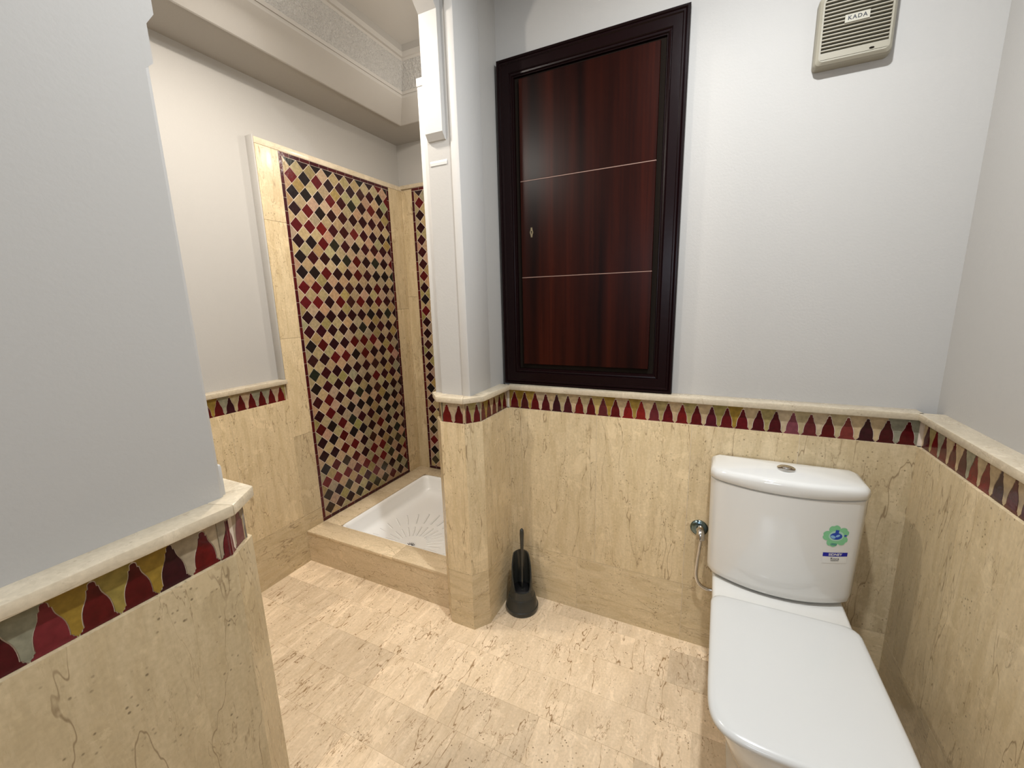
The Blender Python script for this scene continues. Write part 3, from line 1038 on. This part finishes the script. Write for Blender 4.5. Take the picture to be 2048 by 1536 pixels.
def cistern_ring(w, z, yb=1.560, ye=1.428, bulge=0.060, inset=0.0, rc=0.016):
    """closed plan loop: bowed front with rounded ends, flat back"""
    w -= inset
    pts = []
    n = 28
    for i in range(n + 1):                     # front, left to right
        s = -1 + 2 * i / n
        yy = ye - (bulge) * (1 - abs(s) ** 2.1) + inset
        # roll the ends back
        e = max(0.0, abs(s) - 0.90) / 0.10
        yy += rc * (1 - math.sqrt(max(0, 1 - e * e)))
        pts.append((TC + w * s, yy, z))
    pts += [(TC + w, ye + rc + 0.03, z), (TC + w, yb - 0.012, z), (TC + w - 0.010, yb, z), (TC - w + 0.010, yb, z), (TC - w, yb - 0.012, z), (TC - w, ye + rc + 0.03, z)]
    return [tuple(Vector(p) - TO) for p in pts]


ZS = 0.765


def cw(z):
    return 0.199 + 0.008 * (z - 0.42) / (ZS - 0.42)


rings = [cistern_ring(cw(z), z, inset=i) for z, i in ((0.420, 0.022), (0.4215, 0.012), (0.426, 0.005), (0.434, 0.001), (0.45, 0.0), (0.55, 0.0), (0.65, 0.0), (0.75, 0.0), (0.762, 0.0), (ZS - 0.002, 0.002), (ZS, 0.006))]
me = mesh('cistern', *loft_data(rings), 'ceramic', True)
me.set_sharp_from_angle(angle=math.radians(50))
cis = obj('cistern', me, toi)
lw = 0.209
rings = [cistern_ring(lw, z, inset=i, ye=1.425) for z, i in ((ZS + 0.002, 0.010), (ZS + 0.0022, 0.002), (ZS + 0.005, 0.0), (0.795, 0.0), (0.8025, 0.002), (0.808, 0.007), (0.8105, 0.016))]
base = rings[-1]


def crown(ring):
    return [(x, yy, z - 0.011 * (x / 0.209) ** 2 * min(1, max(0, (z - 0.775) / 0.02))) for x, yy, z in ring]


for t, z in ((0.25, 0.814), (0.5, 0.8175), (0.75, 0.8195), (0.93, 0.820)):
    rings.append([(x * (1 - t), (yy - 0.27) * (1 - t) + 0.27, z - 1.20 * 0) for x, yy, _ in base])
me = mesh('cistern_lid', *loft_data([crown(r) for r in rings]), 'ceramic', True)
me.set_sharp_from_angle(angle=math.radians(55))
lid = obj('cistern_lid', me, toi)
btn = obj('flush_button', mesh('flush_button', *lathe_data([(0.0, 0.0), (0.0245, 0.0), (0.0245, 0.004), (0.022, 0.006), (0.0, 0.0065)], 32), 'chrome', True), toi, (0.0, 1.452 - 1.20, 0.8190))
btn.data.set_sharp_from_angle(angle=math.radians(40))
obj('button_half', mesh('button_half', *lathe_data([(0.0, 0.0), (0.015, 0.0), (0.014, 0.0015), (0.0, 0.002)], 24), 'chrome', True), btn, (0, 0, 0.0064))


def pan_outline(hw, yf, yb, ys=0.17, p=2.6, n=26, rb=0.03, hwb=None):
    """rounded front (power curve), straight sides, softly rounded back; from back-left round the front to back-right"""
    hwb = hwb if hwb is not None else hw
    pts = []
    # left side from back to front
    for i in range(5):
        a = math.pi / 2 * i / 4
        pts.append((-(hwb - rb + rb * math.sin(a)), yb - rb + rb * math.cos(a)))
    for i in range(1, 5):
        t = i / 5
        pts.append((-(hwb + (hw - hwb) * t), yb - rb + (yf + ys - (yb - rb)) * t))
    for i in range(2 * n + 1):
        a = math.pi * i / (2 * n)
        ca, sa = math.cos(a), math.sin(a)
        x = -math.copysign(abs(ca) ** (2 / p), ca) * hw
        yy = yf + ys - abs(sa) ** (2 / p) * ys
        pts.append((x, yy))
    left = pts[:9]
    pts += [(-x, yy) for x, yy in left[::-1]]
    return pts


def ring3(pts, z):
    return [(x + TC - TO.x, yy - TO.y, z) for x, yy in pts]


# bowl
rows = [(0.000, 0.118, 0.985, 1.52, 0.14), (0.03, 0.112, 0.985, 1.52, 0.14), (0.12, 0.106, 0.965, 1.53, 0.15), (0.20, 0.125, 0.915, 1.54, 0.16), (0.28, 0.152, 0.875, 1.55, 0.17),
        (0.34, 0.170, 0.856, 1.556, 0.17), (0.375, 0.176, 0.850, 1.556, 0.17), (0.392, 0.176, 0.851, 1.556, 0.17), (0.399, 0.172, 0.856, 1.553, 0.17), (0.400, 0.165, 0.862, 1.548, 0.165)]
rings = [ring3(pan_outline(hw, yf, yb, ys), z) for z, hw, yf, yb, ys in rows]
me = mesh('bowl', *loft_data(rings), 'ceramic', True)
me.set_sharp_from_angle(angle=math.radians(60))
obj('bowl', me, toi)
# ceramic deck under the cistern
rows = [(0.380, 0.0), (0.404, 0.0), (0.412, 0.003), (0.4150, 0.010)]
rings = [ring3(pan_outline(0.181 - i, 1.235 + i, 1.556, 0.02, 6.0, 26, 0.02), z) for z, i in rows]
me = mesh('cistern_deck', *loft_data(rings), 'ceramic', True)
me.set_sharp_from_angle(angle=math.radians(50))
obj('cistern_deck', me, toi)
# seat ring and lid
rows = [(0.4035, 0.006), (0.405, 0.001), (0.412, 0.0), (0.4175, 0.003)]
rings = [ring3(pan_outline(0.184 - i, 0.838 + i, 1.280, 0.16, 3.3, 26, 0.03), z) for z, i in rows]
me = mesh('seat', *loft_data(rings), 'seat_plastic', True)
me.set_sharp_from_angle(angle=math.radians(60))
obj('seat', me, toi)
rows = [(0.4195, 0.010), (0.4195, 0.003), (0.422, 0.0), (0.428, 0.0), (0.433, 0.002), (0.4365, 0.007), (0.4385, 0.016), (0.4395, 0.035), (0.441, 0.09)]
rings = [ring3(pan_outline(0.191 - i, 0.824 + i, 1.304 - i, 0.15 - i * 0.6, 4.2, 26, 0.035, 0.186 - i), z) for z, i in rows]
me = mesh('lid', *loft_data(rings), 'seat_plastic', True)
me.set_sharp_from_angle(angle=math.radians(70))
obj('lid', me, toi)
for sx in (-1, 1):
    obj('hinge', mesh('hinge', *tube_data([(sx * 0.06, 1.285 - 1.20, 0.424), (sx * 0.095, 1.285 - 1.20, 0.424)], 0.009, 14), 'seat_plastic', False), toi)


def front_y(x, z):
    s = max(-0.9, min(0.9, (x - TC) / cw(z)))
    return 1.428 - 0.060 * (1 - abs(s) ** 2.1)


def conform(me, cx, cz, lift, tilt=0.0):
    """flat mesh drawn in its local xy plane is laid on the bowed cistern front around (cx, cz)"""
    for v in me.vertices:
        x = cx + v.co.x * math.cos(tilt) - v.co.y * math.sin(tilt)
        z = cz + v.co.x * math.sin(tilt) + v.co.y * math.cos(tilt)
        v.co = Vector((x, front_y(x, z) - lift, z)) - TO
    me.update()
    return me


def disc(name, outline, mat, seg=None):
    """fan of triangles with inner rings so that it can bend"""
    n = len(outline)
    v = [(0, 0, 0)]
    f = []
    R_ = 4
    for k in range(1, R_ + 1):
        v += [(x * k / R_, yy * k / R_, 0) for x, yy in outline]
    for i in range(n):
        j = (i + 1) % n
        f.append((0, 1 + i, 1 + j))
        for k in range(R_ - 1):
            f.append((1 + k * n + i, 1 + (k + 1) * n + i, 1 + (k + 1) * n + j, 1 + k * n + j))
    me = bpy.data.meshes.new(name)
    me.from_pydata(v, [], f)
    me.materials.append(MAT[mat])
    return me


def rect_pts(w, hh, n=6):
    p = []
    for i in range(n):
        p.append((-w + 2 * w * i / n, -hh))
    for i in range(2):
        p.append((w, -hh + hh * i))
    for i in range(n):
        p.append((w - 2 * w * i / n, hh))
    for i in range(2):
        p.append((-w, hh - hh * i))
    return p


SX, SZ = 0.366, 0.655
fl = []
for t in range(100):
    a = 2 * math.pi * t / 100
    lobe = abs(math.sin(2.5 * a + 0.15))
    rr = 0.0235 + 0.0125 * lobe ** 0.55 - 0.003 * max(0, math.cos(5 * a + 0.3 + math.pi)) ** 6
    fl.append((rr * math.cos(a) * 0.98, rr * math.sin(a)))
stk = obj('flower_sticker', conform(disc('flower_sticker', fl, 'sticker_green'), SX, SZ, 0.0006), cis)
stk['label'] = 'green flower-shaped sticker with a blue emblem'
obj('sticker_centre', conform(disc('sticker_centre', [(0.0195 * math.cos(2 * math.pi * t / 40), 0.0165 * math.sin(2 * math.pi * t / 40)) for t in range(40)], 'sticker_pale'), SX, SZ + 0.001, 0.0009), cis)
obj('sticker_emblem', conform(disc('sticker_emblem', [(0.0155 * math.cos(2 * math.pi * t / 40), 0.0110 * math.sin(2 * math.pi * t / 40) * (1 if math.sin(2 * math.pi * t / 40) < 0 else 0.95)) for t in range(40)], 'sticker_blue'), SX, SZ + 0.0005, 0.0012, -0.1), cis)
obj('sticker_emblem', conform(disc('sticker_emblem', rect_pts(0.0045, 0.0050), 'sticker_blue'), SX + 0.001, SZ + 0.0150, 0.0012, -0.1), cis)
obj('sticker_emblem', conform(disc('sticker_emblem', [(0.0040 * math.cos(2 * math.pi * t / 6), 0.003 * math.sin(2 * math.pi * t / 6)) for t in range(6)], 'sticker_blue'), SX + 0.0235, SZ + 0.002, 0.0012), cis)
obj('sticker_emblem', conform(disc('sticker_emblem', [(0.0070 * math.cos(2 * math.pi * t / 24), 0.0045 * math.sin(2 * math.pi * t / 24)) for t in range(24)], 'sticker_sky'), SX - 0.008, SZ - 0.002, 0.0014, -0.5), cis)
obj('sticker_emblem', conform(disc('sticker_emblem', [(0.0060 * math.cos(2 * math.pi * t / 24), 0.0035 * math.sin(2 * math.pi * t / 24)) for t in range(24)], 'sticker_sky'), SX + 0.004, SZ + 0.0015, 0.0014, 0.5), cis)
obj('sticker_tag', conform(disc('sticker_tag', rect_pts(0.0075, 0.0030), 'sticker_teal'), SX - 0.004, SZ - 0.026, 0.0010, -0.08), cis)
tm = text_mesh('lettering', 'ROCA', 0.0050, 'sticker_pale', 0.0)
obj('lettering', conform(tm, SX - 0.004, SZ - 0.026, 0.0013, -0.08), cis)
LX, LZ = 0.370, 0.590
obj('label_sticker', conform(disc('label_sticker', rect_pts(0.0320, 0.0165), 'sticker_white'), LX, LZ - 0.006, 0.0006), cis)
obj('label_bar', conform(disc('label_bar', rect_pts(0.0320, 0.0062), 'sticker_navy'), LX, LZ + 0.0055, 0.0009), cis)
tm = text_mesh('lettering', 'SIDNEY', 0.0105, 'sticker_white', 0.0003)
obj('lettering', conform(tm, LX, LZ + 0.0055, 0.0013), cis)
tm = text_mesh('lettering', 'Roca', 0.0105, 'ink_dark', 0.0001, 1.1)
obj('lettering', conform(tm, LX, LZ - 0.0080, 0.0013), cis)
obj('label_line', conform(disc('label_line', rect_pts(0.0105, 0.0007), 'ink_dark'), LX, LZ - 0.0145, 0.0013), cis)

# ------------------------------------------------------------------ water valve and pipe beside the toilet
val = thing('angle_valve', 'chrome angle valve with a thin bent supply pipe beside the toilet', 'valve', (0.004, D, 0.503))
o = obj('escutcheon', mesh('escutcheon', *lathe_data([(0.0, 0.0), (0.031, 0.0), (0.030, 0.004), (0.020, 0.008), (0.012, 0.009), (0.0, 0.009)], 32), 'chrome_dark', True), val, (0, 0, 0), (math.pi / 2, 0, 0))
me = mesh('valve_body', *tube_data([(0.004, -0.006, 0.002), (0.006, -0.030, -0.004), (0.0065, -0.034, -0.010), (0.007, -0.036, -0.026), (0.0072, -0.0362, -0.030)], [0.0135, 0.0135, 0.0145, 0.0145, 0.010], 16), 'chrome', True)
me.set_sharp_from_angle(angle=math.radians(45))
obj('valve_body', me, val)
obj('valve_nut', mesh('valve_nut', *tube_data([(0.0045, -0.018, 0.002), (0.005, -0.026, -0.001)], 0.0145, 6), 'chrome'), val)
pts = catmull([(0.0072, -0.036, -0.028), (0.004, -0.036, -0.07), (0.000, -0.036, -0.13), (0.000, -0.036, -0.175), (0.010, -0.036, -0.205), (0.030, -0.036, -0.220), (0.055, -0.036, -0.222), (0.075, -0.036, -0.215)], 8)
obj('supply_pipe', mesh('supply_pipe', *tube_data(pts, 0.0068, 12), 'chrome', True), val)

# ------------------------------------------------------------------ toilet brush and its holder
bx, by = -0.693, 1.480
hol = thing('brush_holder', 'dark grey plastic toilet brush holder in the corner by the pier', 'brush holder', (bx, by, 0))
SEG = 48
facing = math.atan2(-1, 0.52)                   # towards the opening, local angle in plan


def holder_ring(rx, z, cut=0.0):
    return [(rx * math.cos(2 * math.pi * i / SEG), rx * math.sin(2 * math.pi * i / SEG), z) for i in range(SEG)]


# lower bell
prof_h = [(0.000, 0.004), (0.071, 0.000), (0.0725, 0.004), (0.0725, 0.020), (0.0705, 0.0225), (0.0695, 0.0225), (0.0590, 0.066), (0.0575, 0.0685), (0.0555, 0.0690), (0.0480, 0.098)]
me = mesh('base', *loft_data([holder_ring(r, z) for r, z in prof_h], False, False), 'grey_plastic', True)
me.set_sharp_from_angle(angle=math.radians(35))
obj('base', me, hol)
# hood: tube cut obliquely, open towards the room, rounded at the top
rings_o, rings_i = [], []
for i in range(SEG + 1):
    a = 2 * math.pi * i / SEG
    t = 0.5 - 0.5 * math.cos(a - facing)         # 0 in front, 1 at the back
    u_ = min(1.0, max(0.0, (t - 0.16) / 0.62))
    topz = 0.100 + 0.140 * u_ ** 0.75 + 0.022 * t
    colo, coli = [], []
    for k in range(7):
        z = 0.096 + (topz - 0.096) * k / 6
        rr = 0.0485 - 0.0085 * min(1, (z - 0.096) / 0.165)
        colo.append((rr * math.cos(a), rr * math.sin(a), z))
        coli.append(((rr - 0.0055) * math.cos(a), (rr - 0.0055) * math.sin(a), z + 0.0002))
    rings_o.append(colo)
    rings_i.append(coli)
V, F = [], []
for side in (rings_o, rings_i):
    b0 = len(V)
    for colm in side:
        V += colm
    for i in range(SEG):
        for k in range(6):
            F.append((b0 + i * 7 + k, b0 + (i + 1) * 7 + k, b0 + (i + 1) * 7 + k + 1, b0 + i * 7 + k + 1))
nb = len(rings_o) * 7
for i in range(SEG):
    F.append((i * 7 + 6, (i + 1) * 7 + 6, nb + (i + 1) * 7 + 6, nb + i * 7 + 6))
me = mesh('hood', V, F, 'grey_plastic', True)
me.set_sharp_from_angle(angle=math.radians(50))
obj('hood', me, hol)
obj('inner_cup', mesh('inner_cup', *lathe_data([(0.0, 0.012), (0.050, 0.012), (0.046, 0.094), (0.0445, 0.096)], 40), 'black_plastic', True), hol)
bru = thing('toilet_brush', 'black toilet brush with an upright handle standing in the grey holder', 'toilet brush', (bx, by, 0))
hd = [(0.004, -0.004, 0.075), (0.004, -0.002, 0.13), (0.004, 0.0, 0.205), (0.004, 0.001, 0.212), (0.004, 0.002, 0.26), (0.004, 0.003, 0.32), (0.004, 0.004, 0.36), (0.004, 0.0045, 0.378), (0.004, 0.005, 0.385)]
me = mesh('handle', *tube_data(hd, [0.0042, 0.0042, 0.0045, 0.0070, 0.0062, 0.0078, 0.0094, 0.0080, 0.0030], 16), 'grey_plastic', True)
obj('handle', me, bru)
obj('collar', mesh('collar', *lathe_data([(0.0, 0.0), (0.014, 0.0), (0.013, 0.006), (0.006, 0.012), (0.0, 0.013)], 24, (0.004, -0.004, 0.084)), 'grey_plastic', True), bru)
obj('bristle_head', mesh('bristle_head', *lathe_data([(0.0, 0.018), (0.030, 0.020), (0.036, 0.035), (0.036, 0.065), (0.028, 0.082), (0.0, 0.086)], 32), 'bristle', True), bru)

# ------------------------------------------------------------------ lamps out of view, some only added as fill


def lamp(loc, label, hang):
    t = thing('ceiling_lamp', label, 'lamp', (loc.x, loc.y, ZT), 'ceiling spots')
    h = ZT - loc.z
    obj('lamp_body', mesh('lamp_body', *lathe_data([(0.0, 0.0), (0.045, 0.0), (0.045, -0.010), (0.012, -0.014), (0.012, -h + 0.075), (0.034, -h + 0.070), (0.034, -h + 0.048), (0.0, -h + 0.048)], 24), 'lamp_metal', False), t)
    obj('bulb', mesh('bulb', *lathe_data([(0.0, -h + 0.048), (0.026, -h + 0.047), (0.026, -h + 0.040), (0.0, -h + 0.038)], 20), 'bulb_glow', True), t)
    return t


lamp(LAMP_A, 'white ceiling spot hanging in the shower room', 0.2)
lamp(FILL_D, 'added white fill lamp over the near end of the shower room', 0.2)
lamp(LAMP_B, 'white ceiling spot above the toilet', 0.1)
lamp(FILL_E, 'added white fill lamp above the shower tray, hidden by the pier', 0.3)
lamp(LAMP_C, 'white ceiling spot behind the viewpoint', 0.1)

ml = thing('added_wall_lamp', 'added long white fill lamp on the wall opposite the toilet', 'lamp', (FILL_V.x, YB - 0.1, FILL_V.z))
obj('lamp_body', mesh('lamp_body', *box_data(-0.42, 0.42, 0.0, 0.06, -0.075, 0.075), 'lamp_metal'), ml)
